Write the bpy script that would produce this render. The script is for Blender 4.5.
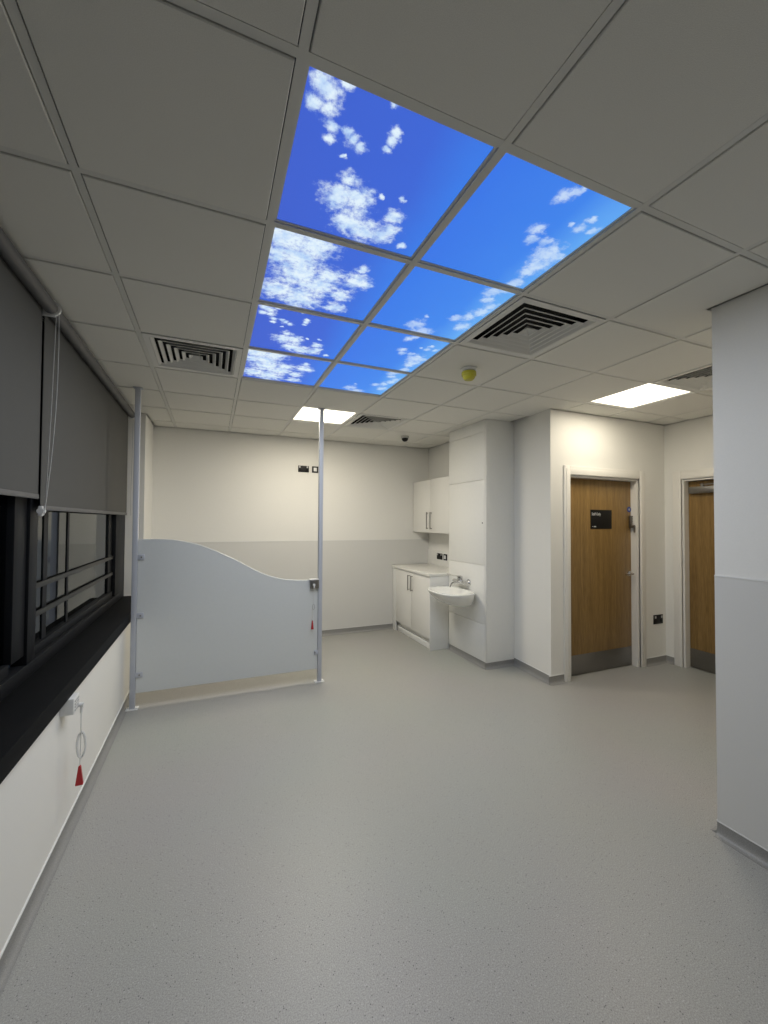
import bpy, bmesh, math, random
from mathutils import Vector, Matrix
random.seed(7)
for o in list(bpy.data.objects): bpy.data.objects.remove(o)
S = bpy.context.scene
COL = S.collection

# ------------------------------------------------------------------ camera
HC = 1.56                                   # eye height
FPX, YAW, PITCH, ROLL = 408.67, 0.39812, 0.02238, 0.0056
cam_d = bpy.data.cameras.new('camera'); cam = bpy.data.objects.new('camera', cam_d); COL.objects.link(cam)
cam_d.sensor_fit = 'HORIZONTAL'; cam_d.sensor_width = 36.0; cam_d.lens = 36.0*FPX/768.0
cam_d.clip_start = 0.02; cam_d.clip_end = 100
fw = Vector((math.sin(YAW)*math.cos(PITCH), math.cos(YAW)*math.cos(PITCH), math.sin(PITCH)))
rt = Vector((math.cos(YAW), -math.sin(YAW), 0)); up = rt.cross(fw)
r2 = rt*math.cos(ROLL) + up*math.sin(ROLL); u2 = -rt*math.sin(ROLL) + up*math.cos(ROLL)
m = Matrix((r2, u2, -fw)).transposed().to_4x4(); m.translation = (0, 0, HC)
cam.matrix_world = m
S.camera = cam

# ------------------------------------------------------------------ world, exposure, light levels
w = bpy.data.worlds.new('dusk'); S.world = w; w.use_nodes = True
w.node_tree.nodes['Background'].inputs[0].default_value = (0.010, 0.014, 0.020, 1)
w.node_tree.nodes['Background'].inputs[1].default_value = 1.0
S.view_settings.view_transform = 'Standard'; S.view_settings.look = 'None'
S.cycles.use_light_tree = False
S.view_settings.exposure = 0.0; S.view_settings.gamma = 1.0; S.view_settings.use_curve_mapping = False
SKY_WATTS = 4.7            # light given by each sky panel's own lamp
SKY_TINT = (0.95, 0.98, 1.0)
LED_RADIANCE = 3.0         # visible glow of the white ceiling panels
LED_WATTS = 27.0           # light each white panel throws down through its prismatic diffuser
LED_SPREAD = math.pi
LED_TINT = (1.0, 0.91, 0.74)

# ------------------------------------------------------------------ helpers
def lin(c): return tuple(((v/255)/12.92 if v/255 <= .04045 else ((v/255+.055)/1.055)**2.4) for v in c)
def mat(name, rgb, rough=.5, metal=0.0, spec=.5):
    M = bpy.data.materials.new(name); M.use_nodes = True
    b = M.node_tree.nodes['Principled BSDF']
    b.inputs['Base Color'].default_value = (*rgb, 1); b.inputs['Roughness'].default_value = rough
    b.inputs['Metallic'].default_value = metal; b.inputs['Specular IOR Level'].default_value = spec
    return M
def nz(M, scale=60, bump=.15, dist=.002, amt=.06, detail=4, stretch=None):
    """procedural tint variation and fine relief on object coordinates"""
    t = M.node_tree; n = t.nodes; L = t.links; b = n['Principled BSDF']
    tc = n.new('ShaderNodeTexCoord'); no = n.new('ShaderNodeTexNoise')
    no.inputs['Scale'].default_value = scale; no.inputs['Detail'].default_value = detail
    src = tc.outputs['Object']
    if stretch:
        mp = n.new('ShaderNodeMapping'); mp.inputs['Scale'].default_value = stretch
        L.new(src, mp.inputs[0]); src = mp.outputs[0]
    L.new(src, no.inputs['Vector'])
    c = b.inputs['Base Color'].default_value[:3]
    r = n.new('ShaderNodeValToRGB')
    r.color_ramp.elements[0].position = .3; r.color_ramp.elements[1].position = .7
    r.color_ramp.elements[0].color = (*[x*(1-amt) for x in c], 1); r.color_ramp.elements[1].color = (*[min(1, x*(1+amt)) for x in c], 1)
    L.new(no.outputs['Fac'], r.inputs[0]); L.new(r.outputs[0], b.inputs['Base Color'])
    if bump:
        bp = n.new('ShaderNodeBump'); bp.inputs['Strength'].default_value = bump; bp.inputs['Distance'].default_value = dist
        L.new(no.outputs['Fac'], bp.inputs['Height']); L.new(bp.outputs[0], b.inputs['Normal'])
    return M
def emis(name, rgb, st):
    M = bpy.data.materials.new(name); M.use_nodes = True; M.cycles.emission_sampling = 'NONE'; t = M.node_tree; t.nodes.clear()
    e = t.nodes.new('ShaderNodeEmission'); o = t.nodes.new('ShaderNodeOutputMaterial')
    e.inputs[0].default_value = (*rgb, 1); e.inputs[1].default_value = st; t.links.new(e.outputs[0], o.inputs[0]); return M

class MB:
    def __init__(s): s.bm = bmesh.new()
    def box(s, x0, x1, y0, y1, z0, z1, bev=0, seg=2):
        b = bmesh.new(); bmesh.ops.create_cube(b, size=1)
        for v in b.verts: v.co = Vector((x0+(v.co.x+.5)*(x1-x0), y0+(v.co.y+.5)*(y1-y0), z0+(v.co.z+.5)*(z1-z0)))
        if bev: bmesh.ops.bevel(b, geom=list(b.edges), offset=bev, segments=seg, profile=.5, affect='EDGES')
        s._merge(b); return s
    def _merge(s, b):
        bmesh.ops.recalc_face_normals(b, faces=list(b.faces))
        me = bpy.data.meshes.new('t'); b.to_mesh(me); b.free(); s.bm.from_mesh(me); bpy.data.meshes.remove(me)
    def cyl(s, p, q, r, r2=None, n=20):
        p, q = Vector(p), Vector(q); d = q-p
        b = bmesh.new(); bmesh.ops.create_cone(b, cap_ends=True, segments=n, radius1=r, radius2=r if r2 is None else r2, depth=d.length)
        M = d.to_track_quat('Z', 'Y').to_matrix().to_4x4(); M.translation = (p+q)/2
        bmesh.ops.transform(b, matrix=M, verts=list(b.verts)); s._merge(b); return s
    def rings(s, rings, cap0=True, cap1=True, closed=True):
        b = bmesh.new(); R = [[b.verts.new(Vector(c)) for c in r] for r in rings]; n = len(R[0])
        for A, B in zip(R, R[1:]):
            for k in range(n if closed else n-1):
                b.faces.new((A[k], A[(k+1) % n], B[(k+1) % n], B[k]))
        if cap0: b.faces.new(R[0])
        if cap1: b.faces.new(R[-1])
        s._merge(b); return s
    def tube(s, pts, r, n=8):
        pts = [Vector(p) for p in pts]; rs = []
        for i, p in enumerate(pts):
            d = (pts[min(i+1, len(pts)-1)]-pts[max(i-1, 0)]).normalized()
            a = Vector((0, 0, 1)) if abs(d.z) < .9 else Vector((1, 0, 0))
            u = d.cross(a).normalized(); v = d.cross(u)
            rs.append([p+u*r*math.cos(2*math.pi*k/n)+v*r*math.sin(2*math.pi*k/n) for k in range(n)])
        return s.rings(rs)
    def lathe(s, c, prof, n=28):
        return s.rings([[(c[0]+r*math.cos(2*math.pi*k/n), c[1]+r*math.sin(2*math.pi*k/n), c[2]+z) for k in range(n)] for r, z in prof])
    def poly(s, pts, d):
        """prism: outline pts extruded by vector d"""
        return s.rings([[Vector(p) for p in pts], [Vector(p)+Vector(d) for p in pts]])
    def mesh(s, smooth=True):
        me = bpy.data.meshes.new('m'); s.bm.to_mesh(me); s.bm.free()
        if smooth:
            me.polygons.foreach_set('use_smooth', [True]*len(me.polygons)); me.set_sharp_from_angle(angle=math.radians(35))
        return me
    def build(s, name, M, parent=None, smooth=True): return put(name, s.mesh(smooth), M, parent)
def put(name, me, M, parent=None):
    o = bpy.data.objects.new(name, me); COL.objects.link(o); me.name = name
    if M and not me.materials: me.materials.append(M)
    if parent:
        o.parent = parent; o.matrix_parent_inverse = Matrix.Translation(parent.location).inverted()
    return o
def tag(o, label, cat, group=None):
    o['label'] = label; o['category'] = cat
    if group: o['group'] = group
    return o
def thing(name, label, cat, loc=(0, 0, 0), group=None):
    o = bpy.data.objects.new(name, None); COL.objects.link(o); o.location = loc; o.empty_display_size = .1
    return tag(o, label, cat, group)
def struct(o): o['kind'] = 'structure'; return o
def structE(name, loc):
    o = bpy.data.objects.new(name, None); COL.objects.link(o); o.location = loc; o.empty_display_size = .1; return struct(o)
def lab(o, l): o['label'] = l; return o
def instance(name, me, parent, loc):
    o = bpy.data.objects.new(name, me); COL.objects.link(o); o.parent = parent
    o.location = Vector(loc)-parent.location; return o

# ------------------------------------------------------------------ materials
m_wall = nz(mat('white wall paint', (.80, .79, .75), .6), 140, .08, .001, .012)
m_clad = nz(mat('pale grey wall cladding', (.66, .655, .63), .38), 160, .05, .001, .012)
m_tile = nz(mat('ceiling tile', (.78, .77, .72), .9), 420, .5, .0012, .05, 6)
m_bar = mat('ceiling grid white steel', (.70, .695, .655), .45)
m_ventw = mat('vent white enamel', (.72, .72, .69), .4)
m_black = mat('plenum black', (.006, .006, .006), .9)
m_lam = nz(mat('white laminate', (.80, .80, .77), .28), 30, 0, 0, .01)
m_door_white = mat('cabinet white', (.80, .79, .75), .3)
m_wt = nz(mat('worktop speckled white', (.78, .77, .72), .3), 220, 0, 0, .08)
m_cer = mat('white ceramic', (.84, .84, .80), .12)
m_chrome = mat('chrome', (.62, .62, .62), .18, 1.0)
m_steel = nz(mat('brushed steel', (.26, .25, .235), .38, 1.0), 30, .1, .0005, .10, 3, (1, 1, 40))
m_gloss_w = mat('white satin paint', (.80, .78, .73), .3)
m_blackp = mat('black gloss plate', (.006, .006, .006), .5, 0, .3)
m_whitep = mat('white plastic', (.78, .78, .76), .35)
m_greyp = mat('grey plastic', (.45, .45, .44), .45)
m_red = mat('red plastic', (.45, .015, .02), .35)
m_yel = mat('yellow plastic', (.48, .44, .03), .4)
m_frame = mat('window frame anthracite', (.008, .009, .011), .5, 0, .2)
m_rail = mat('guard rail grey', (.035, .035, .032), .45)
m_sill = nz(mat('sill anthracite', (.004, .0045, .0055), .7, 0, .12), 120, .1, .0006, .1)
m_blind = nz(mat('blind grey fabric', (.075, .074, .069), .85), 700, .25, .0006, .06)
m_blindbar = mat('blind bar grey', (.10, .10, .10), .5)
m_post = mat('post pale grey', (.50, .52, .57), .5)
m_scr = nz(mat('screen panel pale blue white', (.66, .68, .67), .35), 40, 0, 0, .01)
m_cove = nz(mat('cove vinyl', (.27, .267, .255), .45), 300, .1, .0005, .18)
m_blue = mat('blue sign', (.02, .05, .25), .4)
m_ltext = mat('white print', (.5, .5, .5), .5)
m_cord = mat('white cord', (.70, .70, .68), .6)
m_led = emis('warm white led diffuser', LED_TINT, LED_RADIANCE)

def floor_mat():
    M = mat('speckled grey vinyl', (.33, .33, .325), .42); t = M.node_tree; n = t.nodes; L = t.links; b = n['Principled BSDF']
    tc = n.new('ShaderNodeTexCoord')
    a = n.new('ShaderNodeTexNoise'); a.inputs['Scale'].default_value = 230; a.inputs['Detail'].default_value = 3
    v = n.new('ShaderNodeTexVoronoi'); v.inputs['Scale'].default_value = 150
    g = n.new('ShaderNodeTexNoise'); g.inputs['Scale'].default_value = .9; g.inputs['Detail'].default_value = 2
    for x in (a, v, g): L.new(tc.outputs['Object'], x.inputs['Vector'])
    r = n.new('ShaderNodeValToRGB'); e = r.color_ramp.elements
    e[0].position = .30; e[0].color = (.275, .272, .256, 1); e[1].position = .70; e[1].color = (.475, .468, .436, 1)
    L.new(a.outputs['Fac'], r.inputs[0])
    # sparse dark and light flecks
    sp = n.new('ShaderNodeSeparateColor'); L.new(v.outputs['Color'], sp.inputs[0])
    def fleck(ch, thr, col, prev):
        g1 = n.new('ShaderNodeMath'); g1.operation = 'GREATER_THAN'; g1.inputs[1].default_value = thr; L.new(sp.outputs[ch], g1.inputs[0])
        g2 = n.new('ShaderNodeMath'); g2.operation = 'LESS_THAN'; g2.inputs[1].default_value = .33; L.new(v.outputs['Distance'], g2.inputs[0])
        g3 = n.new('ShaderNodeMath'); g3.operation = 'MULTIPLY'; L.new(g1.outputs[0], g3.inputs[0]); L.new(g2.outputs[0], g3.inputs[1])
        mx = n.new('ShaderNodeMix'); mx.data_type = 'RGBA'; L.new(g3.outputs[0], mx.inputs[0]); L.new(prev, mx.inputs[6]); mx.inputs[7].default_value = (*col, 1)
        return mx.outputs[2]
    c = fleck(0, .955, (.15, .15, .147), r.outputs[0]); c = fleck(1, .94, (.50, .495, .48), c)
    mx = n.new('ShaderNodeMix'); mx.data_type = 'RGBA'; mx.blend_type = 'MULTIPLY'; mx.inputs[0].default_value = .10
    L.new(c, mx.inputs[6]); L.new(g.outputs['Color'], mx.inputs[7]); L.new(mx.outputs[2], b.inputs['Base Color'])
    bp = n.new('ShaderNodeBump'); bp.inputs['Strength'].default_value = .12; bp.inputs['Distance'].default_value = .001
    L.new(a.outputs['Fac'], bp.inputs['Height']); L.new(bp.outputs[0], b.inputs['Normal'])
    return M
m_floor = floor_mat()

def wood_mat():
    M = mat('oak veneer', (.3, .17, .05), .38); t = M.node_tree; n = t.nodes; L = t.links; b = n['Principled BSDF']
    tc = n.new('ShaderNodeTexCoord'); mp = n.new('ShaderNodeMapping'); mp.inputs['Scale'].default_value = (9, 9, .45)
    L.new(tc.outputs['Object'], mp.inputs[0])
    a = n.new('ShaderNodeTexNoise'); a.inputs['Scale'].default_value = 3.0; a.inputs['Detail'].default_value = 7; a.inputs['Distortion'].default_value = .6
    f = n.new('ShaderNodeTexNoise'); f.inputs['Scale'].default_value = 22; f.inputs['Detail'].default_value = 3
    L.new(mp.outputs[0], a.inputs['Vector']); L.new(mp.outputs[0], f.inputs['Vector'])
    mx = n.new('ShaderNodeMath'); mx.operation = 'MULTIPLY_ADD'; mx.inputs[1].default_value = .5; L.new(f.outputs['Fac'], mx.inputs[0]); 
    m2 = n.new('ShaderNodeMath'); m2.operation = 'MULTIPLY'; m2.inputs[1].default_value = .5; L.new(a.outputs['Fac'], m2.inputs[0]); L.new(m2.outputs[0], mx.inputs[2])
    r = n.new('ShaderNodeValToRGB'); e = r.color_ramp.elements
    e[0].position = .36; e[0].color = (.175, .100, .028, 1); e[1].position = .66; e[1].color = (.315, .195, .065, 1)
    L.new(mx.outputs[0], r.inputs[0]); L.new(r.outputs[0], b.inputs['Base Color'])
    return M
m_wood = wood_mat()

def glass_mat():
    M = bpy.data.materials.new('window glass'); M.use_nodes = True; t = M.node_tree; n = t.nodes; n.clear(); L = t.links
    o = n.new('ShaderNodeOutputMaterial'); mx = n.new('ShaderNodeMixShader'); tr = n.new('ShaderNodeBsdfTransparent'); gl = n.new('ShaderNodeBsdfGlossy')
    tr.inputs[0].default_value = (.55, .62, .66, 1); gl.inputs['Roughness'].default_value = 0.0; gl.inputs[0].default_value = (.9, .93, .95, 1)
    fr = n.new('ShaderNodeFresnel'); fr.inputs[0].default_value = 1.75
    L.new(fr.outputs[0], mx.inputs[0]); L.new(tr.outputs[0], mx.inputs[1]); L.new(gl.outputs[0], mx.inputs[2]); L.new(mx.outputs[0], o.inputs[0])
    return M
m_glass = glass_mat()

# ------------------------------------------------------------------ dimensions of the room
CZ = 2.671                      # underside of the ceiling grid
X0, Y0, G = .1835, .9543, .6    # ceiling grid origin and module
XL, XW = -.65, -.815             # left wall face, window frame face
YB = 5.46                       # back wall
XK = 3.03                       # corner of the wall next to the staff door
XN = 3.03                       # wall behind the cupboards
YD, XA = 3.03, 4.72             # wall with the staff door, wall with the second door
XR, YR = 2.36, 1.268            # right wall face and its end
YF = -3.0                       # wall behind the camera
YJ = 4.86                       # end of the window recess
WT = 2.72                       # wall tops, above the ceiling grid
SZ = .785                       # sill top

# ------------------------------------------------------------------ setting
struct(MB().box(-1.0, 5.0, YF-.2, YB+.2, -.08, 0).build('floor', m_floor, smooth=False))
struct(MB().box(-1.0, XL, YF, YJ, 0, .702).box(-1.0, XL, YJ, YB, 0, WT).box(-1.0, XL, YF, -2.2, .70, WT)
       .box(-1.0, -.915, -2.2, YJ, 2.56, WT).build('wall_left', m_wall, smooth=False))
wb = struct(MB().box(-1.0, XK+.15, YB, YB+.15, 0, WT).build('wall_back', m_wall, smooth=False))
MB().box(XL, 2.44, YB-.004, YB-.0005, .075, 1.29).build('wall_cladding', m_clad, wb, smooth=False)
MB().box(2.44, XK, YB-.004, YB-.0005, .93, 1.29).build('wall_cladding', m_clad, wb, smooth=False)
MB().box(XL, XK, YB-.006, YB-.0005, 1.29, 1.297).build('capping_strip', m_whitep, wb, smooth=False)
struct(MB().box(XN, XK+.15, 3.70, YB, 0, WT).poly([(XK, YD, 0), (XK+.15, YD, 0), (XK+.15, 3.70, 0), (XK+.05, 3.70, 0)], (0, 0, WT)).build('wall_kitchenette', m_wall, smooth=False))
# wall with the staff door, opening 3.275-4.29 x 2.04
struct(MB().box(XK+.15, 3.262, YD, YD+.14, 0, WT).box(4.29, XA+.14, YD, YD+.14, 0, WT).box(3.262, 4.29, YD, YD+.14, 2.04, WT)
       .build('wall_staff_door', m_wall, smooth=False))
struct(MB().box(XA, XA+.14, 2.85, YD, 0, WT).box(XA, XA+.14, YR, 1.85, 0, WT).box(XA, XA+.14, 1.85, 2.85, 2.04, WT)
       .build('wall_corridor', m_wall, smooth=False))
wr = struct(MB().box(XR, XR+.15, YF, YR, 0, WT).box(XR+.15, XA+.14, YR-.14, YR, 0, WT).build('wall_right', m_wall, smooth=False))
MB().box(XR-.004, XR-.0005, YF, YR, .07, 1.29).build('wall_cladding', m_clad, wr, smooth=False)
MB().box(XR-.006, XR-.0005, YF, YR, 1.29, 1.297).build('capping_strip', m_whitep, wr, smooth=False)
struct(MB().box(-1.0, XR+.15, YF-.15, YF, 0, WT).build('wall_front', m_wall, smooth=False))

# coved vinyl skirting
def cove(name, p, q, n, h=.075, cap=True):
    p, q, n = Vector((*p, 0)), Vector((*q, 0)), Vector((*n, 0)); r = .035
    prof = [(0, 0), (r, 0), (r, .0012)]
    for k in range(1, 7):
        a = math.pi/2*k/6; prof.append((r-(r-.004)*math.sin(a), .0012+(r-.004)*(1-math.cos(a))))
    prof += [(.004, h), (0, h)]
    o = MB().rings([[P+n*a+Vector((0, 0, b)) for a, b in prof] for P in (p, q)]).build(name, m_cove); struct(o)
    if cap:
        d = (q-p).normalized()
        prof2 = [(0, h), (.006, h), (.006, h+.006), (0, h+.006)]
        MB().rings([[P+n*a+Vector((0, 0, b)) for a, b in prof2] for P in (p, q)]).build('capping_strip', m_whitep, o)
    return o
cove('baseboard_left', (XL, YF), (XL, YB), (1, 0), .06)
cove('baseboard_back', (XL, YB), (2.45, YB), (0, -1))
cove('baseboard_kitchenette', (XK, YD), (XK+.042, 3.60), (-1, 0))
cove('baseboard_staff_door_left', (XK-.03, YD), (3.195, YD), (0, -1))
cove('baseboard_staff_door_right', (4.372, YD), (XA, YD), (0, -1))
cove('baseboard_corridor', (XA, 2.932), (XA, YD), (-1, 0))
cove('baseboard_right', (XR, YF), (XR, YR), (-1, 0), .065)
cove('baseboard_right_end', (XR, YR), (XA, YR), (0, 1), .065)

# ------------------------------------------------------------------ ceiling: grid bars and tiles
ceil = struct(MB().box(-1.0, 5.0, YF-.15, YB+.15, 2.80, 2.86).build('ceiling', m_black, smooth=False))
def xr(y):                       # extent in x of the ceiling at a given y
    lo = XW-.03 if y < YJ else XL
    if y < YR: return lo, XR
    if y < YD: return lo, XA
    return lo, XK
SPECIAL = {(i, j) for i in (0, 1) for j in range(4)} | {(-1, 3), (2, 1), (2, 5), (5, 1), (1, 5), (5, 2)}
I0, I1, J0, J1 = -2, 8, -7, 8
bw = .012
for i in range(I0+1, I1):        # main runners
    x = X0+G*i
    ya, yb = YF, YB
    if x > XK: ya, yb = YR, YD
    elif x > XR: ya, yb = YR, YB
    MB().box(x-bw, x+bw, ya, yb, CZ, CZ+.006).box(x-.002, x+.002, ya, yb, CZ+.006, CZ+.03).build('grid_runner', m_bar, ceil, smooth=False)
tee_cache = {}
for j in range(J0, J1+1):        # cross tees, one between each pair of runners
    y = Y0+G*j
    if y < YF+.02 or y > YB-.02: continue
    lo, hi = xr(y)
    for i in range(I0, I1):
        a, b = max(X0+G*i+bw, lo), min(X0+G*(i+1)-bw, hi)
        if b-a < .03: continue
        k = round(b-a, 3)
        if k not in tee_cache:
            me = MB().box(0, k, -bw, bw, 0, .006).box(0, k, -.002, .002, .006, .03).mesh(False); me.materials.append(m_bar); tee_cache[k] = me
        instance('grid_tee', tee_cache[k], ceil, (a, y, CZ+.0005))
tile_cache = {}
def tile_mesh(a, b):
    k = (round(a, 3), round(b, 3))
    if k not in tile_cache:
        e = .004; a, b = k
        rr = lambda d, z: [(d, d, z), (a-d, d, z), (a-d, b-d, z), (d, b-d, z)]
        me = MB().rings([rr(0, .018), rr(0, .003), rr(e*.7, 0)]).mesh(False); me.materials.append(m_tile); tile_cache[k] = me
    return tile_cache[k]
tg = bw+.003                    # reveal between tile edge and bar centre
for i in range(I0, I1):
    for j in range(J0, J1):
        if (i, j) in SPECIAL: continue
        xa, xb, ya, yb = X0+G*i, X0+G*(i+1), Y0+G*j, Y0+G*(j+1)
        lo, hi = xr((ya+yb)/2)
        ya2, yb2 = max(ya, YF), min(yb, YB)
        if xa > XR and ya < YR < yb: ya2 = max(ya2, YR); hi = XA
        elif xa < XR < xb and ya < YR < yb: hi = xb
        if xa > XK and ya < YD < yb: yb2 = min(yb2, YD); hi = XA
        elif xa < XK < xb and ya < YD < yb: hi = xb
        if xa > XR and yb <= YR: continue
        if xa > XK and ya >= YD: continue
        a, b = max(xa+tg, lo), min(xb-tg, hi)
        c, d = max(ya+tg, ya2), min(yb-tg, yb2)
        if b-a < .04 or d-c < .04: continue
        instance('ceiling_tile', tile_mesh(b-a, d-c), ceil, (a, c, CZ-.004))
# perimeter angle trims
m_gap_shade = mat('trim with painted gap shade', (.16, .16, .15), .6)  # dark grey stands in for the shade line where right wall meets ceiling
def trim(n, x0, x1, y0, y1, mt=m_bar): struct(MB().box(x0, x1, y0, y1, CZ-.004, CZ+.002).build('trim_%d' % n, mt, smooth=False))
trim(1, XL, XK, YB-.02, YB); trim(2, XR-.012, XR, YF, YR+.02, m_gap_shade); trim(3, XN-.02, XN, 4.35, YB-.02); trim(4, XK, XA, YD-.02, YD)
trim(5, XA-.02, XA, YR, YD-.02); trim(6, XL, XL+.02, YJ, YB-.02); trim(7, XR, XA-.02, YR, YR+.02); trim(8, XW-.02, XL, YJ-.02, YJ)

# ------------------------------------------------------------------ sky panels
BL = {
'A': [(.079,.058,.044),(.122,.094,.059),(.076,.163,.044),(.141,.165,.049),(.188,.038,.03),(.185,.249,.033),(.188,.317,.035),(.26,.242,.031),(.299,.278,.041),(.352,.301,.033),(.477,.155,.03),(.489,.206,.032),(.475,.252,.024),(.42,.026,.019),(.334,.654,.106),(.363,.512,.057),(.45,.63,.103),(.453,.82,.115),(.572,.86,.109),(.691,.857,.087),(.706,.668,.063),(.735,.79,.068),(.282,.389,.014),(.869,.898,.031),(.571,.553,.016),(.692,.526,.021)],
'B': [(0.108, 0.104, 0.177), (0.308, 0.093, 0.162), (0.075, 0.299, 0.114), (0.235, 0.285, 0.187), (0.273, 0.481, 0.206), (0.139, 0.762, 0.157), (0.337, 0.81, 0.195), (0.441, 0.578, 0.167), (0.501, 0.415, 0.118), (0.651, 0.635, 0.103), (0.674, 0.851, 0.091), (0.626, 0.871, 0.065), (0.711, 0.391, 0.113), (0.794, 0.407, 0.06), (0.71, 0.229, 0.05), (-0.011, 0.108, 0.102)],
'C': [(.529,.124,.056),(.563,.079,.047),(.597,.035,.035),(.846,.193,.034),(.838,.285,.042),(.766,.273,.023),(.941,.265,.038),(.585,.403,.062),(.621,.482,.05),(.729,.469,.046),(.836,.564,.114),(.923,.564,.069),(.857,.689,.101),(.851,.795,.067),(.874,.942,.065)],
'D': [(.789,.073,.081),(.817,.202,.066),(.86,.019,.049),(.941,-.038,.061),(.923,.282,.069),(.892,.403,.079),(.843,.509,.074),(.738,.583,.06),(.893,.699,.08),(.458,.844,.095),(.508,1.032,.102),(.585,.965,.11),(.401,.881,.056),(.471,.67,.03)]}
BLUE = {'A': [(64, 97, 206), (62, 103, 214), (60, 124, 231)], 'B': [(62, 98, 208), (62, 106, 216), (62, 126, 232)],
        'C': [(58, 118, 230), (64, 132, 235), (98, 168, 243)], 'D': [(58, 122, 232), (66, 136, 237), (104, 174, 244)]}
CLOUD = {'A': 1.0, 'B': 1.0, 'C': .68, 'D': .62}
def sky_mat(k):
    M = bpy.data.materials.new('backlit sky print '+k); M.use_nodes = True; t = M.node_tree; n = t.nodes; n.clear(); L = t.links
    def mth(op, a, b=None, c=None):
        x = n.new('ShaderNodeMath'); x.operation = op
        for q, v in enumerate((a, b, c)):
            if v is None: continue
            if isinstance(v, (int, float)): x.inputs[q].default_value = v
            else: L.new(v, x.inputs[q])
        return x.outputs[0]
    tc = n.new('ShaderNodeTexCoord'); P = tc.outputs['Object']           # object coordinates run 0..1 over the panel
    def noise(s, d, r=.55, off=0):
        x = n.new('ShaderNodeTexNoise'); x.inputs['Scale'].default_value = s; x.inputs['Detail'].default_value = d; x.inputs['Roughness'].default_value = r
        mp = n.new('ShaderNodeMapping'); mp.inputs['Location'].default_value = (off, off*.7, 0); L.new(P, mp.inputs[0]); L.new(mp.outputs[0], x.inputs['Vector']); return x
    w1 = noise(12, 6, .65, 3.1)
    vs = n.new('ShaderNodeVectorMath'); vs.operation = 'SUBTRACT'; L.new(w1.outputs['Color'], vs.inputs[0]); vs.inputs[1].default_value = (.5, .5, .5)
    va = n.new('ShaderNodeVectorMath'); va.operation = 'MULTIPLY_ADD'; L.new(vs.outputs[0], va.inputs[0]); va.inputs[1].default_value = (.085, .085, 0); L.new(P, va.inputs[2])
    Q = va.outputs[0]; acc = None
    for (u, v, r) in BL[k]:
        d = n.new('ShaderNodeVectorMath'); d.operation = 'DISTANCE'; L.new(Q, d.inputs[0]); d.inputs[1].default_value = (u, v, 0)
        f = mth('MULTIPLY_ADD', d.outputs['Value'], -1/(r*1.45), 1.0)
        acc = f if acc is None else mth('SMOOTH_MAX', acc, f, .15)
    fine = noise(17, 9, .68, 1.7).outputs['Fac']
    dens = mth('ADD', acc, mth('MULTIPLY_ADD', fine, 1.9, -1.0))
    rp = n.new('ShaderNodeValToRGB'); rp.color_ramp.interpolation = 'EASE'
    rp.color_ramp.elements[0].position = .03; rp.color_ramp.elements[0].color = (0, 0, 0, 1)
    rp.color_ramp.elements[1].position = .80; rp.color_ramp.elements[1].color = (1, 1, 1, 1)
    L.new(dens, rp.inputs[0])
    fac = mth('MULTIPLY', rp.outputs[0], CLOUD[k])
    sx = n.new('ShaderNodeSeparateXYZ'); L.new(P, sx.inputs[0])
    br = n.new('ShaderNodeValToRGB'); e = br.color_ramp.elements; e.new(.68)
    for el, c, ps in zip(e, BLUE[k], (.0, .68, 1.0)): el.color = (*lin(c), 1); el.position = ps
    L.new(mth('ADD', sx.outputs[0], mth('MULTIPLY_ADD', noise(2.5, 2, .5, 5).outputs['Fac'], .2, -.1)), br.inputs[0])
    cr = n.new('ShaderNodeValToRGB'); e = cr.color_ramp.elements
    e[0].position = .33; e[0].color = (*lin((172, 204, 245)), 1); e[1].position = .56; e[1].color = (*lin((226, 242, 253)), 1)
    L.new(noise(8, 6, .6, 9).outputs['Fac'], cr.inputs[0])
    mx = n.new('ShaderNodeMix'); mx.data_type = 'RGBA'; L.new(fac, mx.inputs[0]); L.new(br.outputs[0], mx.inputs[6]); L.new(cr.outputs[0], mx.inputs[7])
    em = n.new('ShaderNodeBsdfPrincipled'); L.new(mx.outputs[2], em.inputs['Emission Color']); em.inputs['Emission Strength'].default_value = 1.0
    em.inputs['Base Color'].default_value = (.02, .02, .02, 1); em.inputs['Roughness'].default_value = .5; em.inputs['Specular IOR Level'].default_value = .1
    o = n.new('ShaderNodeOutputMaterial'); L.new(em.outputs[0], o.inputs[0])
    M.cycles.emission_sampling = 'NONE'      # the panel's lamp carries its light; this only quiets noise
    return M
SKYM = {k: sky_mat(k) for k in 'ABCD'}
SKYL = {
 (0, 0): 'backlit sky ceiling panel, loose white puffs, at block end farthest from the white lamp',
 (0, 1): 'backlit sky ceiling panel half filled by white cloud, between two panels of loose puffs',
 (0, 2): 'backlit sky ceiling panel of loose white puffs, between two panels half filled with cloud',
 (0, 3): 'backlit sky ceiling panel half filled by white cloud, corner panel beside a square vent',
 (1, 0): 'blue backlit sky ceiling panel, small clouds along one edge, block end farthest from white lamp',
 (1, 1): 'blue backlit sky ceiling panel with faint wisps, adjoining the large square vent',
 (1, 2): 'blue backlit sky ceiling panel, small clouds along one edge, beside the yellow detector',
 (1, 3): 'blue backlit sky ceiling panel with faint wisps, corner panel nearest the partition posts'}
def ring_frame(x0, x1, y0, y1, wd, z0, z1):
    return (MB().box(x0, x1, y0, y0+wd, z0, z1).box(x0, x1, y1-wd, y1, z0, z1)
            .box(x0, x0+wd, y0+wd, y1-wd, z0, z1).box(x1-wd, x1, y0+wd, y1-wd, z0, z1))
dif_mesh = {}
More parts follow.
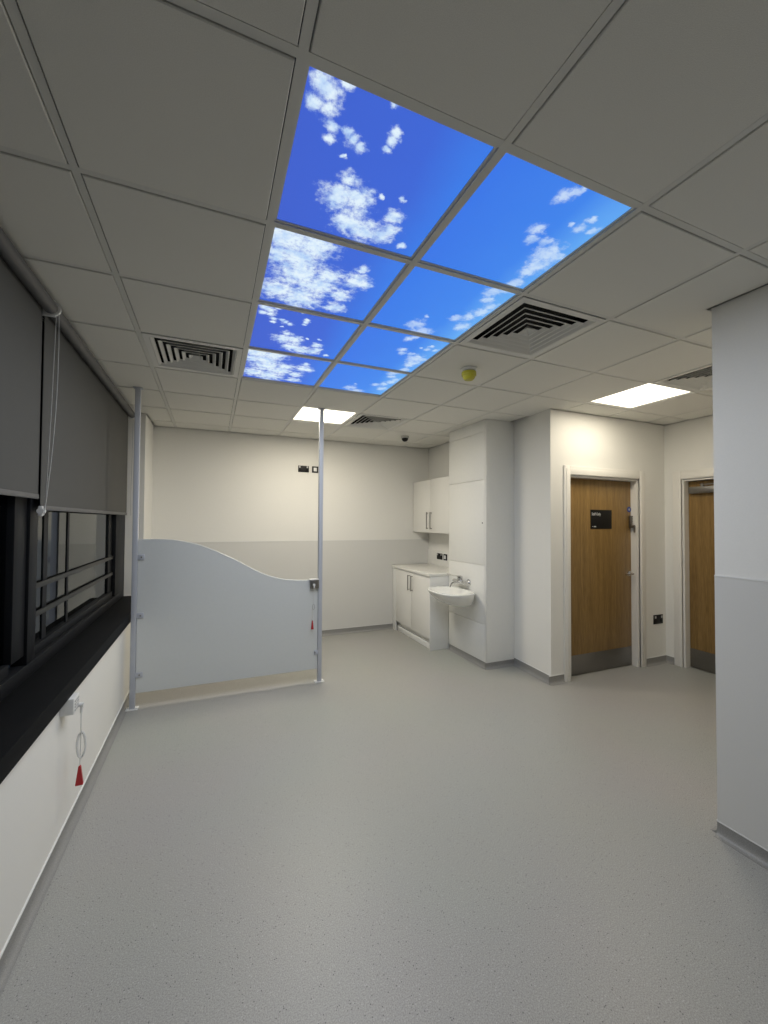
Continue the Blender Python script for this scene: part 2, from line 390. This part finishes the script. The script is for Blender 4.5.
for i in (0, 1):
    for j in range(4):
        x, y = X0+G*i, Y0+G*j; k = ('A', 'B')[j % 2] if i == 0 else ('C', 'D')[j % 2]
        t = thing('sky_panel', SKYL[(i, j)], 'ceiling light', (x, y, CZ+.0062), 'backlit sky panels in the ceiling')
        ring_frame(x+.004, x+G-.004, y+.004, y+G-.004, .018, CZ+.0062, CZ+.022).build('frame', m_bar, t, smooth=False)
        if k not in dif_mesh:
            bm = MB().box(0, 1, 0, 1, 0, .012).mesh(False); bm.materials.append(SKYM[k]); dif_mesh[k] = bm
        dm = bpy.data.objects.new('diffuser', dif_mesh[k]); COL.objects.link(dm); dm.parent = t
        s_ = G-.022; dm.scale = (s_, s_, 1); dm.location = (.011, .011, .004)
        ld = bpy.data.lights.new('sky_panel_lamp', 'AREA'); ld.shape = 'SQUARE'; ld.size = .56; ld.energy = SKY_WATTS; ld.color = SKY_TINT
        lo = bpy.data.objects.new('panel_lamp', ld); COL.objects.link(lo); lo.parent = t; lo.location = (.3, .3, -.0085)
# white LED panels
def led(i, j, label, watts=LED_WATTS):
    x, y = X0+G*i, Y0+G*j
    t = thing('ceiling_light', label, 'ceiling light', (x, y, CZ+.0062))
    ring_frame(x+.004, x+G-.004, y+.004, y+G-.004, .020, CZ+.0062, CZ+.03).build('frame', m_ventw, t, smooth=False)
    MB().box(x+.02, x+G-.02, y+.02, y+G-.02, CZ+.012, CZ+.02).build('diffuser', m_led, t, smooth=False)
    ld = bpy.data.lights.new('ceiling_light_lamp', 'AREA'); ld.shape = 'SQUARE'; ld.size = .55; ld.energy = watts; ld.color = LED_TINT; ld.spread = LED_SPREAD
    lo = bpy.data.objects.new('panel_lamp', ld); COL.objects.link(lo); lo.parent = t; lo.location = (.3, .3, -.0085)
led(1, 5, 'glowing warm white square ceiling light panel beyond the sky panels, behind partition post')
led(5, 2, 'glowing warm white square ceiling light panel in front of the staff door', LED_WATTS*.40)

# ------------------------------------------------------------------ louvred vents
louv = {}
def vent(i, j, label):
    x, y = X0+G*(i+.5), Y0+G*(j+.5)
    t = thing('ceiling_vent', label, 'air vent', (x, y, CZ-.004), 'square louvred ceiling vents')
    h, a = G/2-.015, .252
    ring_frame(x-h, x+h, y-h, y+h, h-a, CZ-.005, CZ+.001).build('frame', m_ventw, t, smooth=False)
    MB().box(x-a-.01, x+a+.01, y-a-.01, y+a+.01, CZ+.075, CZ+.08).build('duct_box', m_black, t, smooth=False)
    ring_frame(x-a-.006, x+a+.006, y-a-.006, y+a+.006, .005, CZ+.001, CZ+.075).build('duct_box', m_black, t, smooth=False)
    for q in range(6):
        s = round(.250-.0415*q, 4)
        if s not in louv:
            sq = lambda r, z: [(-r, -r, z), (r, -r, z), (r, r, z), (-r, r, z)]
            if q < 5: pr = [(s, .002), (s, 0), (s-.005, 0), (s-.021, .016), (s-.019, .0175), (s-.004, .0025), (s, .002)]
            else: pr = [(s, .002), (s, 0), (s-.005, 0), (.003, s-.008), (.002, s-.006), (s-.004, .0025), (s, .002)]
            me = MB().rings([sq(a_, b_) for a_, b_ in pr], cap0=False, cap1=False).mesh(False)
            me.materials.append(m_ventw); louv[s] = me
        instance('louvre', louv[s], t, (x, y, CZ-.004))
vent(-1, 3, 'square louvred ceiling vent between the sky panels and the window blinds')
vent(2, 1, 'large-looking square louvred ceiling vent touching the faint-wisp sky panel edge')
vent(2, 5, 'square louvred ceiling vent adjoining the white light panel behind the partition post')
vent(5, 1, 'square louvred ceiling vent beside the light panel in front of the staff door')

# ------------------------------------------------------------------ ceiling devices
t = thing('smoke_detector', 'yellow-based domed detector sounder hanging from a ceiling tile', 'detector', (1.70, 2.47, CZ-.005))
c = (1.70, 2.47, CZ-.005)
MB().lathe(c, [(0.0582, 0.0000), (0.0582, -0.0090), (0.0515, -0.0157)]).build('base', m_whitep, t)
MB().lathe(c, [(0.0448, -0.0151), (0.0448, -0.0246)]).build('neck', m_greyp, t)
MB().lathe(c, [(0.0504, -0.0241), (0.0526, -0.0336), (0.0526, -0.0515), (0.0426, -0.0549)]).build('sounder', m_yel, t)
MB().lathe(c, [(0.0448, -0.0538), (0.0426, -0.0672), (0.0314, -0.0806), (0.0134, -0.0851)]).build('cover', m_yel, t)
t = thing('security_camera', 'small dark dome security camera on ceiling above the kitchen cupboards', 'camera', (2.30, 4.78, CZ-.005))
c = (2.30, 4.78, CZ-.005)
MB().lathe(c, [(.052, 0), (.052, -.022), (.044, -.028)]).build('housing', m_greyp, t)
MB().lathe(c, [(.042, -.027), (.040, -.045), (.028, -.062), (.010, -.069)]).build('dome', m_blackp, t)

# ------------------------------------------------------------------ window and sill
win = structE('window_1', (XW, 1.5, SZ))
def fbox(name, y0, y1, z0, z1, x0=XW-.065, x1=XW, mt=m_frame, bev=.003): return MB().box(x0, x1, y0, y1, z0, z1, bev).build(name, mt, win)
ZT = 2.58
fbox('frame_bottom_rail', -2.2, YJ, SZ, .855); fbox('frame_top_rail', -2.2, YJ, ZT-.08, ZT)
mull = [(-2.2, -2.10), (-.05, .05), (2.50, 2.60), (4.44, YJ)]
for a, b in mull: fbox('mullion', a, b, .855, ZT-.08)
fbox('mullion', 2.365, 2.50, .90, ZT-.08, XW-.055, XW-.012)          # sash edge beside the mullion
fbox('mullion', 3.20, 3.235, .90, ZT-.08, XW-.0405, XW-.036, bev=0)
fbox('mullion', 2.80, 2.86, .90, ZT-.08, XW-.0405, XW-.036, bev=0)
fbox('mullion', 4.30, 4.44, .90, ZT-.08, XW-.055, XW-.03)
for a, b in ((-2.10, -.05), (.05, 2.365), (2.60, 4.44)):
    fbox('glazing_bead', a, b, .855, .905, XW-.055, XW-.02)
    MB().box(XW-.046, XW-.041, a, b, .885, ZT-.08).build('pane', m_glass, win, smooth=False)
for z in (1.212, 1.065):
    MB().box(XW-.034, XW-.018, 2.60, 4.44, z-.013, z+.013, .003).build('guard_rail', m_rail, win)
sill = MB().box(XW-.01, -.615, -2.2, YJ, .705, SZ, .004, 2).build('window_sill', m_sill); struct(sill)
MB().box(XW, -.66, YJ-.004, YJ, SZ, SZ+.008).build('sealant_bead', m_whitep, sill)

# ------------------------------------------------------------------ roller blinds
def blind(y0, y1, zb, label):
    xf = -.785; t = thing('roller_blind', label, 'blind', (xf, (y0+y1)/2, zb))
    MB().cyl((xf+.031, y0, 2.612), (xf+.031, y1, 2.612), .031, n=28).build('roller_tube', m_blindbar, t)
    MB().box(xf-.001, xf+.001, y0+.004, y1-.004, zb+.02, 2.612).build('fabric', m_blind, t, smooth=False)
    MB().box(xf-.006, xf+.006, y0+.004, y1-.004, zb, zb+.024, .003).build('bottom_bar', m_blindbar, t)
    return t, xf
t1, xf = blind(-.4, 2.494, 1.658, 'dark grey roller blind hanging beside the small white chain bracket, longer one')
t2, xf = blind(2.518, 4.735, 1.605, 'dark grey roller blind hanging next to the partition post')
# bracket between the blinds with chain and tensioner
for t, y in ((t2, 2.506), (t2, 4.75)):
    MB().box(xf-.02, xf+.05, y-.005, y+.005, 2.57, 2.655, .004).cyl((xf+.034, y-.007, 2.612), (xf+.034, y+.007, 2.612), .037, n=24).build('bracket', m_whitep, t)
ch = [(xf+.062, 2.508, 2.60)]
for k in range(1, 13):
    f = k/12; ch.append((xf+.062-.04*f**2, 2.508+.02*math.sin(math.pi*f)-.004*f, 2.60-1.02*f))
MB().tube(ch, .0022, 6).build('pull_chain', m_greyp, t2)
MB().tube([(xf+.045, 2.53, 2.60), (xf+.03, 2.54, 2.1), (xf+.022, 2.515, 1.60)], .0022, 6).build('pull_chain', m_greyp, t2)
MB().tube([(xf+.04, 4.752, 2.60), (xf+.035, 4.76, 2.1), (xf+.03, 4.756, 1.60)], .0022, 6).build('pull_chain', m_greyp, t2)
MB().box(xf-.003, xf+.016, 2.502, 2.522, 1.575, 1.625, .004).cyl((xf+.008, 2.498, 1.600), (xf+.008, 2.530, 1.600), .015, n=20).build('chain_tensioner', m_whitep, t2)

# ------------------------------------------------------------------ partition screen
YP = 3.935
t = thing('partition_screen', 'pale blue wave-topped partition screen between two floor-to-ceiling posts', 'partition', (.2, YP, 0))
for x in (-.585, .980):
    p_ = MB().box(x-.02, x+.02, YP-.02, YP+.02, .006, CZ-.006, .004).build('post', m_post, t)
    b_ = MB().box(x-.045, x+.045, YP-.035, YP+.035, 0, .008, .003)
    for sx in (-1, 1): b_.cyl((x+sx*.033, YP-.022, .008), (x+sx*.033, YP-.022, .016), .008, n=12)
    b_.build('foot_plate', m_whitep, p_)
    MB().box(x-.035, x+.035, YP-.03, YP+.03, CZ-.012, CZ-.006, .002).build('top_plate', m_post, p_)
def wave(x):
    x = max(x, -.56)
    pts = [(-.56, 1.398), (-.40, 1.398), (-.291, 1.390), (-.094, 1.342), (.154, 1.230), (.433, 1.074), (.60, 1.015), (.69, 1.000), (.80, .990), (.956, .988)]
    for k, ((a, za), (b, zb)) in enumerate(zip(pts, pts[1:])):
        if a <= x <= b:
            def sl(q):
                q0, q1 = max(q-1, 0), min(q+1, len(pts)-1); return (pts[q1][1]-pts[q0][1])/(pts[q1][0]-pts[q0][0])
            h = b-a; f = (x-a)/h
            return (2*f**3-3*f**2+1)*za+(f**3-2*f**2+f)*h*sl(k)+(-2*f**3+3*f**2)*zb+(f**3-f**2)*h*sl(k+1)
    return pts[-1][1]
N = 60; xs = [-.564+(1.523)*k/N for k in range(N+1)]
def outl(y, ins): return [(min(max(x, -.564+ins), .959-ins), y, wave(x)-ins) for x in xs]+[(.959-ins, y, .128+ins), (-.564+ins, y, .128+ins)]
MB().rings([outl(YP-.0075, .002), outl(YP-.0055, 0), outl(YP+.0055, 0), outl(YP+.0075, .002)]).build('screen_panel', m_scr, t, smooth=False)
for x, z in ((-.548, 1.249), (-.548, .766), (-.548, .278), (.945, .288)):
    s = 1 if x < 0 else -1
    k_ = MB().box(x-.018, x+.035*1 if s > 0 else x+.018, YP-.017, YP-.0078, z-.022, z+.022, .003).build('clip', m_post, t)
    MB().cyl((x+s*.012, YP-.017, z), (x+s*.012, YP-.021, z), .006, n=12).build('screw', m_steel, k_)

# pull-cord alarms
def toggle(b, x, y, zt, h, wd, th):
    """tapered triangular pull toggle; wd along x, th along y"""
    prof = [(.10, zt), (.30, zt-.004), (.42, zt-h*.2), (1, zt-h*.95), (.96, zt-h)]
    return b.rings([[(x-wd*f, y-th, z), (x+wd*f, y-th, z), (x+wd*f, y+th, z), (x-wd*f, y+th, z)] for f, z in prof])
t = thing('pull_cord_alarm', 'grey pull-cord alarm switch with red toggle on the partition screen', 'alarm', (.925, YP-.0075, .95))
yk = YP-.0078
MB().box(.878, .962, yk-.034, yk, .908, .990, .004).build('switch_box', m_steel, t)
MB().box(.870, .962, yk-.036, yk+.016, .990, .998, .002).build('cover', m_whitep, t)
MB().cyl((.912, yk-.046, .945), (.912, yk-.034, .945), .012, n=14).cyl((.912, yk-.042, .945), (.912, yk-.042, .918), .006, n=10).build('cord_outlet', m_whitep, t)
MB().tube([(.912, yk-.042, .92), (.910, yk-.042, .80), (.897, yk-.042, .60)], .0022, 6).build('cord', m_cord, t)
MB().tube([(.908+.011*math.sin(a), yk-.042, .735+.026*math.cos(a)) for a in [k*math.pi/8 for k in range(17)]], .003, 6).build('cord_loop', m_greyp, t)
lab(toggle(MB(), .897, yk-.042, .608, .085, .012, .006).build('toggle', m_red, t), 'red pull toggle')
xb = XL; t = thing('pull_cord_alarm', 'white pull-cord alarm switch with red toggle under the window sill', 'alarm', (XL, 2.43, .66))
MB().box(xb, xb+.055, 2.385, 2.475, .628, .704, .004).build('switch_box', m_whitep, t)
for k in range(4): MB().box(xb+.055, xb+.058, 2.40, 2.46, .642+.014*k, .648+.014*k).build('grille_slot', m_greyp, t)
MB().cyl((xb+.055, 2.465, .645), (xb+.075, 2.465, .642), .010, n=14).cyl((xb+.068, 2.465, .648), (xb+.066, 2.465, .605), .006, n=10).build('cord_outlet', m_whitep, t)
MB().tube([(xb+.066, 2.465, .61), (xb+.066, 2.468, .50), (xb+.064, 2.468, .34)], .0022, 6).build('cord', m_cord, t)
MB().tube([(xb+.068+.016*math.sin(a), 2.468+.005*math.sin(a), .445+.062*math.cos(a)) for a in [k*math.pi/12 for k in range(25)]], .0055, 6).build('cord_loop', m_whitep, t)
lab(toggle(MB(), xb+.064, 2.468, .345, .095, .016, .006).build('toggle', m_red, t), 'red pull toggle')

# ------------------------------------------------------------------ duct panel unit with basin
XP = 2.70
t = thing('duct_panel_unit', 'tall white boxed-in panel unit behind the wash basin', 'panel unit', (2.86, 3.97, 0))
MB().box(XP+.008, XN-.002, 3.602, 4.345, .06, CZ-.006).box(XN-.002, XK+.041, 3.602, 3.698, .0, CZ-.006).build('body', m_lam, t, smooth=False)
MB().box(XP, XP+.0075, 3.602, 3.622, .06, CZ-.006, .002).build('edge_strip', m_lam, t)
for z0, z1 in ((.062, .4565), (.4595, 1.0865), (1.0895, 2.0135), (2.0165, 2.5365)):
    MB().box(XP-.002, XP+.0075, 3.626, 4.343, z0, z1, .003).build('access_panel', m_lam, t)
MB().box(XP, XP+.0075, 3.626, 4.343, 2.541, CZ-.006, .002).build('head_panel', m_lam, t)
MB().cyl((XP-.004, 3.665, 1.546), (XP-.001, 3.665, 1.546), .009, n=14).build('lock', m_steel, t)
cove('baseboard_duct_front', (XP+.008, 3.60), (XP+.008, 4.33), (-1, 0), .06, False)
cove('baseboard_duct_side', (XP-.02, 3.602), (XK+.04, 3.602), (0, -1), .06, False)
# washbasin
t = thing('wash_basin', 'white ceramic wall-hung wash basin on the panel unit', 'basin', (XP, 3.965, .62))
BY = 3.95; NB = 56
def plan(sc, cx, z, ex=2.6, bx=.215, by=.30, dz=0):
    o = []
    for k in range(NB):
        a = 2*math.pi*k/NB; c, s = math.cos(a), math.sin(a)
        x = math.copysign(abs(c)**(2/ex), c)*bx*sc; y = math.copysign(abs(s)**(2/ex), s)*by*sc
        xx = min(cx+x, XP-.003); o.append((xx, BY+y, z))
    return o
c0 = XP-.225
bowl = MB().rings([plan(.28, XP-.09, .618), plan(.50, XP-.12, .622), plan(.74, XP-.165, .66), plan(.93, c0+.012, .73), plan(1.0, c0, .775), plan(.995, c0, .785), plan(.97, c0, .789),
                   plan(.86, c0+.0, .785), plan(.80, c0, .77), plan(.66, c0+.01, .72), plan(.45, c0+.03, .69), plan(.12, c0+.05, .682)]).build('bowl', m_cer, t)
MB().cyl((c0+.05, BY, .681), (c0+.05, BY, .6855), .022, n=18).build('waste', m_chrome, t)
t = thing('basin_tap', 'chrome wall-mounted lever mixer tap above the wash basin', 'tap', (XP-.002, 4.0, .86))
xt = XP-.065
for y in (3.915, 4.095):
    MB().cyl((XP-.002, y, .868), (XP-.012, y, .868), .038, n=22).cyl((XP-.012, y, .868), (xt, y, .868), .019, n=16).build('wall_elbow', m_chrome, t)
MB().cyl((xt, 3.885, .868), (xt, 4.125, .868), .024, n=20).build('tap_body', m_chrome, t)
MB().cyl((xt, 4.005, .868), (xt, 4.005, .918), .030, n=20).lathe((xt, 4.005, .918), [(.031, 0), (.030, .012), (.014, .022)]).build('valve_head', m_chrome, t)
MB().tube([(xt, 4.005, .930), (xt-.06, 4.02, .940), (xt-.15, 4.04, .958)], .008, 10).build('lever', m_chrome, t)
MB().tube([(xt, 4.005, .868), (xt-.05, 4.005, .866), (xt-.10, 4.005, .856), (xt-.125, 4.005, .835), (xt-.13, 4.005, .815)], .012, 12).build('spout', m_chrome, t)

# ------------------------------------------------------------------ base cupboard, worktop, wall cupboard
t = thing('base_cupboard', 'white two-door base cupboard under the worktop', 'cupboard', (2.72, 4.85, 0))
XC = 2.44; yn, yf = 4.352, YB-.006
MB().box(XC+.02, XN-.002, yn+.018, yf, .13, .888).build('body', m_lam, t, smooth=False)
MB().box(XC, XN-.002, yn, yn+.018, 0, .888, .0015).build('end_panel', m_lam, t)
MB().box(XC+.055, XC+.07, yn+.018, yf, 0, .13).build('plinth', m_lam, t, smooth=False)
MB().box(XC, XC+.02, yf-.10, yf, .0, .888, .0015).build('filler_strip', m_lam, t)
ym = (yn+.018+yf-.10)/2
def cdoor(par, x, y0, y1, z0, z1, hy, hz0, hz1):
    d = MB().box(x-.018, x, y0, y1, z0, z1, .0025).build('door', m_door_white, par)
    MB().cyl((x-.048, hy, hz0-.012), (x-.048, hy, hz1+.012), .006, n=12).cyl((x-.018, hy, hz0), (x-.048, hy, hz0), .005, n=10).cyl((x-.018, hy, hz1), (x-.048, hy, hz1), .005, n=10).build('handle', m_steel, d)
cdoor(t, XC+.018, ym+.002, yf-.103, .14, .884, ym+.045, .655, .835)
cdoor(t, XC+.018, yn+.020, ym-.002, .14, .884, ym-.045, .655, .835)
struct(MB().box(XC+.03, XC+.055, yn+.02, yf-.10, 0, .07, .004).build('baseboard_cupboard', m_whitep))
wt = MB().box(XC-.015, XN-.0125, yn-.004, YB-.006, .8885, .925, .006, 3).build('worktop', m_wt)
tag(wt, 'speckled off-white worktop on the base cupboard', 'worktop')
tag(MB().box(XN-.012, XN-.001, yn, YB-.007, .90, 1.135, .002).build('splashback', m_lam), 'white splashback strip behind the worktop', 'splashback')
XU = 2.765
t = thing('wall_cupboard', 'white two-door wall cupboard with bar handles above the worktop', 'cupboard', (2.9, 4.94, 1.406))
MB().box(XU+.02, XN-.002, 4.425, YB-.006, 1.406, 2.136, .002).build('body', m_lam, t)
yw0, yw1 = 4.427, YB-.008; ym = (yw0+yw1)/2
cdoor(t, XU+.018, ym+.002, yw1, 1.406, 2.136, ym+.05, 1.465, 1.675)
cdoor(t, XU+.018, yw0, ym-.002, 1.406, 2.136, ym-.05, 1.465, 1.675)

# ------------------------------------------------------------------ sockets and switches
def plate(kind, n, c, u, wd, ht, label, cat, gangs, group=None, top=None):
    """black plate at c on a wall with outward normal n, horizontal axis u"""
    c, n, u = Vector(c), Vector(n), Vector(u); z = Vector((0, 0, 1)); t = thing(kind, label, cat, c, group)
    def slab(a0, a1, b0, b1, d0, d1, bev):
        P = [c+u*a+z*b+n*d for a in (a0, a1) for b in (b0, b1) for d in (d0, d1)]
        X = [[f(p[k] for p in P) for f in (min, max)] for k in range(3)]
        return MB().box(*X[0], *X[1], *X[2], bev)
    slab(-wd/2, wd/2, -ht/2, ht/2, 0, .009, .002).build('faceplate', m_blackp, t)
    for (a, b, w_, h_, mt, nm) in gangs:
        slab(a-w_/2, a+w_/2, b-h_/2, b+h_/2, .009, .013, .001).build(nm, mt, t)
    return t
dbl = [(-.052, .026, .022, .024, m_greyp, 'rocker'), (.052, .026, .022, .024, m_greyp, 'rocker'), (-.045, -.014, .034, .030, m_black, 'outlet'), (.045, -.014, .034, .030, m_black, 'outlet')]
sw = [(0, 0, .044, .050, m_whitep, 'rocker')]
plate('double_socket', (0, -1, 0), (1.121, YB, 2.253), (1, 0, 0), .146, .086, 'black double socket high on the back wall', 'socket', dbl)
plate('fused_switch', (0, -1, 0), (1.279, YB, 2.253), (1, 0, 0), .086, .086, 'black-framed white switch high on the back wall', 'switch', sw)
plate('double_socket', (-1, 0, 0), (XN-.012, 5.10, 1.060), (0, 1, 0), .146, .086, 'black double socket over the worktop', 'socket', dbl)
plate('fused_switch', (-1, 0, 0), (XN-.012, 4.945, 1.060), (0, 1, 0), .086, .086, 'black-framed white switch over the worktop', 'switch', sw)
plate('double_socket', (0, -1, 0), (4.585, YD, .487), (1, 0, 0), .150, .100, 'black double socket low on the wall beside the staff door', 'socket', dbl)

# ------------------------------------------------------------------ doors
d1 = structE('door_1', (3.78, YD, 0))
xa, xb2, zt = 3.262, 4.29, 2.04; yl = YD+.072
MB().box(xa, xa+.028, YD, YD+.14, 0, zt).box(xb2-.028, xb2, YD, YD+.14, 0, zt).box(xa+.028, xb2-.028, YD, YD+.14, zt-.028, zt).build('door_lining', m_gloss_w, d1, smooth=False)
def arch(name, outer, inner, par, axis, plane, sgn):
    """architrave with two steps; outer/inner half ranges along the wall"""
    (o0, o1, oz), (i0, i1, iz) = outer, inner
    for th, f in ((.016, 0.0), (.022, .30)):
        a0, a1, b0, b1, c1, c0 = o0+(i0-o0)*f, i0, i1, o1+(i1-o1)*f, oz+(iz-oz)*f, iz
        for nm, (s0, s1, z0, z1) in (('leg', (a0, a1, 0, c1)), ('leg', (b0, b1, 0, c1)), ('head', (a1, b0, c0, c1))):
            lo, hi = sorted((plane, plane+sgn*th))
            if axis == 'x': b = MB().box(s0, s1, lo, hi, z0, z1, .003)
            else: b = MB().box(lo, hi, s0, s1, z0, z1, .003)
            b.build('architrave_'+nm if f == 0 else 'architrave_moulding', m_gloss_w, par)
arch('architrave', (3.193, 4.372, 2.122), (xa+.006, xb2-.006, zt-.006), d1, 'x', YD, -1)
lf = MB().box(xa+.031, xb2-.031, yl, yl+.044, .008, zt-.031, .002).build('door_leaf', m_wood, d1)
MB().box(xa+.034, xb2-.036, yl-.002, yl, .010, .208, .0008).build('kick_plate', m_steel, d1)
sg = MB().box(3.645, 3.957, yl-.004, yl-.0005, 1.491, 1.692, .001).build('door_sign', m_blackp, d1); lab(sg, 'black sign reading Staff Only')
def text(body, x, y, z, size, M, par, name='lettering', scx=1.0):
    cu = bpy.data.curves.new('txt', 'FONT'); cu.body = body; cu.size = size; cu.extrude = .0004; cu.offset = size*.02
    o = bpy.data.objects.new('txt', cu); COL.objects.link(o); bpy.context.view_layer.update()
    me = bpy.data.meshes.new_from_object(o.evaluated_get(bpy.context.evaluated_depsgraph_get())); bpy.data.objects.remove(o)
    me.transform(Matrix.Translation((x, y, z)) @ Matrix.Rotation(math.pi/2, 4, 'X') @ Matrix.Diagonal((scx, 1, 1, 1)))
    return put(name, me, M, par)
text('Staff Only', 3.660, yl-.005, 1.634, .041, m_ltext, sg, scx=.80)
MB().box(3.688, 3.722, yl-.0048, yl-.0041, 1.510, 1.521).poly([(3.664, yl-.0048, 1.515), (3.676, yl-.0048, 1.511), (3.676, yl-.0048, 1.520)], (0, .0007, 0)).build('emblem', m_ltext, sg, smooth=False)
dsc = MB().cyl((4.232, yl, 1.703), (4.232, yl-.003, 1.703), .030, n=28).build('fire_door_disc', m_blue, d1)
MB().cyl((4.232, yl-.003, 1.703), (4.232, yl-.0036, 1.703), .012, n=20).build('disc_symbol', m_greyp, dsc)
kl = MB().box(4.222, 4.257, yl-.030, yl, 1.500, 1.635, .005).build('keypad_lock', m_steel, d1)
for k in range(5): MB().cyl((4.239, yl-.030, 1.615-.018*k), (4.239, yl-.034, 1.615-.018*k), .006, n=10).build('key', m_chrome, kl)
MB().cyl((4.240, yl-.030, 1.520), (4.240, yl-.055, 1.520), .014, n=16).box(4.230, 4.250, yl-.062, yl-.050, 1.450, 1.525, .005).build('turn_knob', m_steel, kl)
hd = MB().cyl((4.225, yl, 1.003), (4.225, yl-.008, 1.003), .026, n=22).tube([(4.225, yl-.006, 1.003), (4.225, yl-.05, 1.003), (4.215, yl-.058, 1.003), (4.19, yl-.06, 1.003), (4.10, yl-.06, 1.003)], .0095, 10).build('lever_handle', m_chrome, d1)

d2 = structE('door_2', (XA, 2.35, 0))
ya, yb2 = 1.85, 2.85; xl = XA+.072
MB().box(XA, XA+.14, ya, ya+.028, 0, zt).box(XA, XA+.14, yb2-.028, yb2, 0, zt).box(XA, XA+.14, ya+.028, yb2-.028, zt-.028, zt).build('door_lining', m_gloss_w, d2, smooth=False)
arch('architrave', (1.768, 2.932, 2.122), (ya+.006, yb2-.006, zt-.006), d2, 'y', XA, -1)
MB().box(xl, xl+.044, ya+.031, yb2-.031, .008, zt-.031, .002).build('door_leaf', m_wood, d2)
MB().box(xl-.002, xl, ya+.034, yb2-.034, .010, .208, .0008).build('kick_plate', m_steel, d2)
MB().box(xl-.055, xl, 2.50, 2.79, 1.875, 1.945, .004).build('door_closer', m_steel, d2)
MB().box(xl-.05, xl-.03, 2.25, 2.68, 1.958, 1.970, .002).cyl((xl-.04, 2.66, 1.94), (xl-.04, 2.66, 1.975), .014, n=14).build('closer_arm', m_steel, d2)
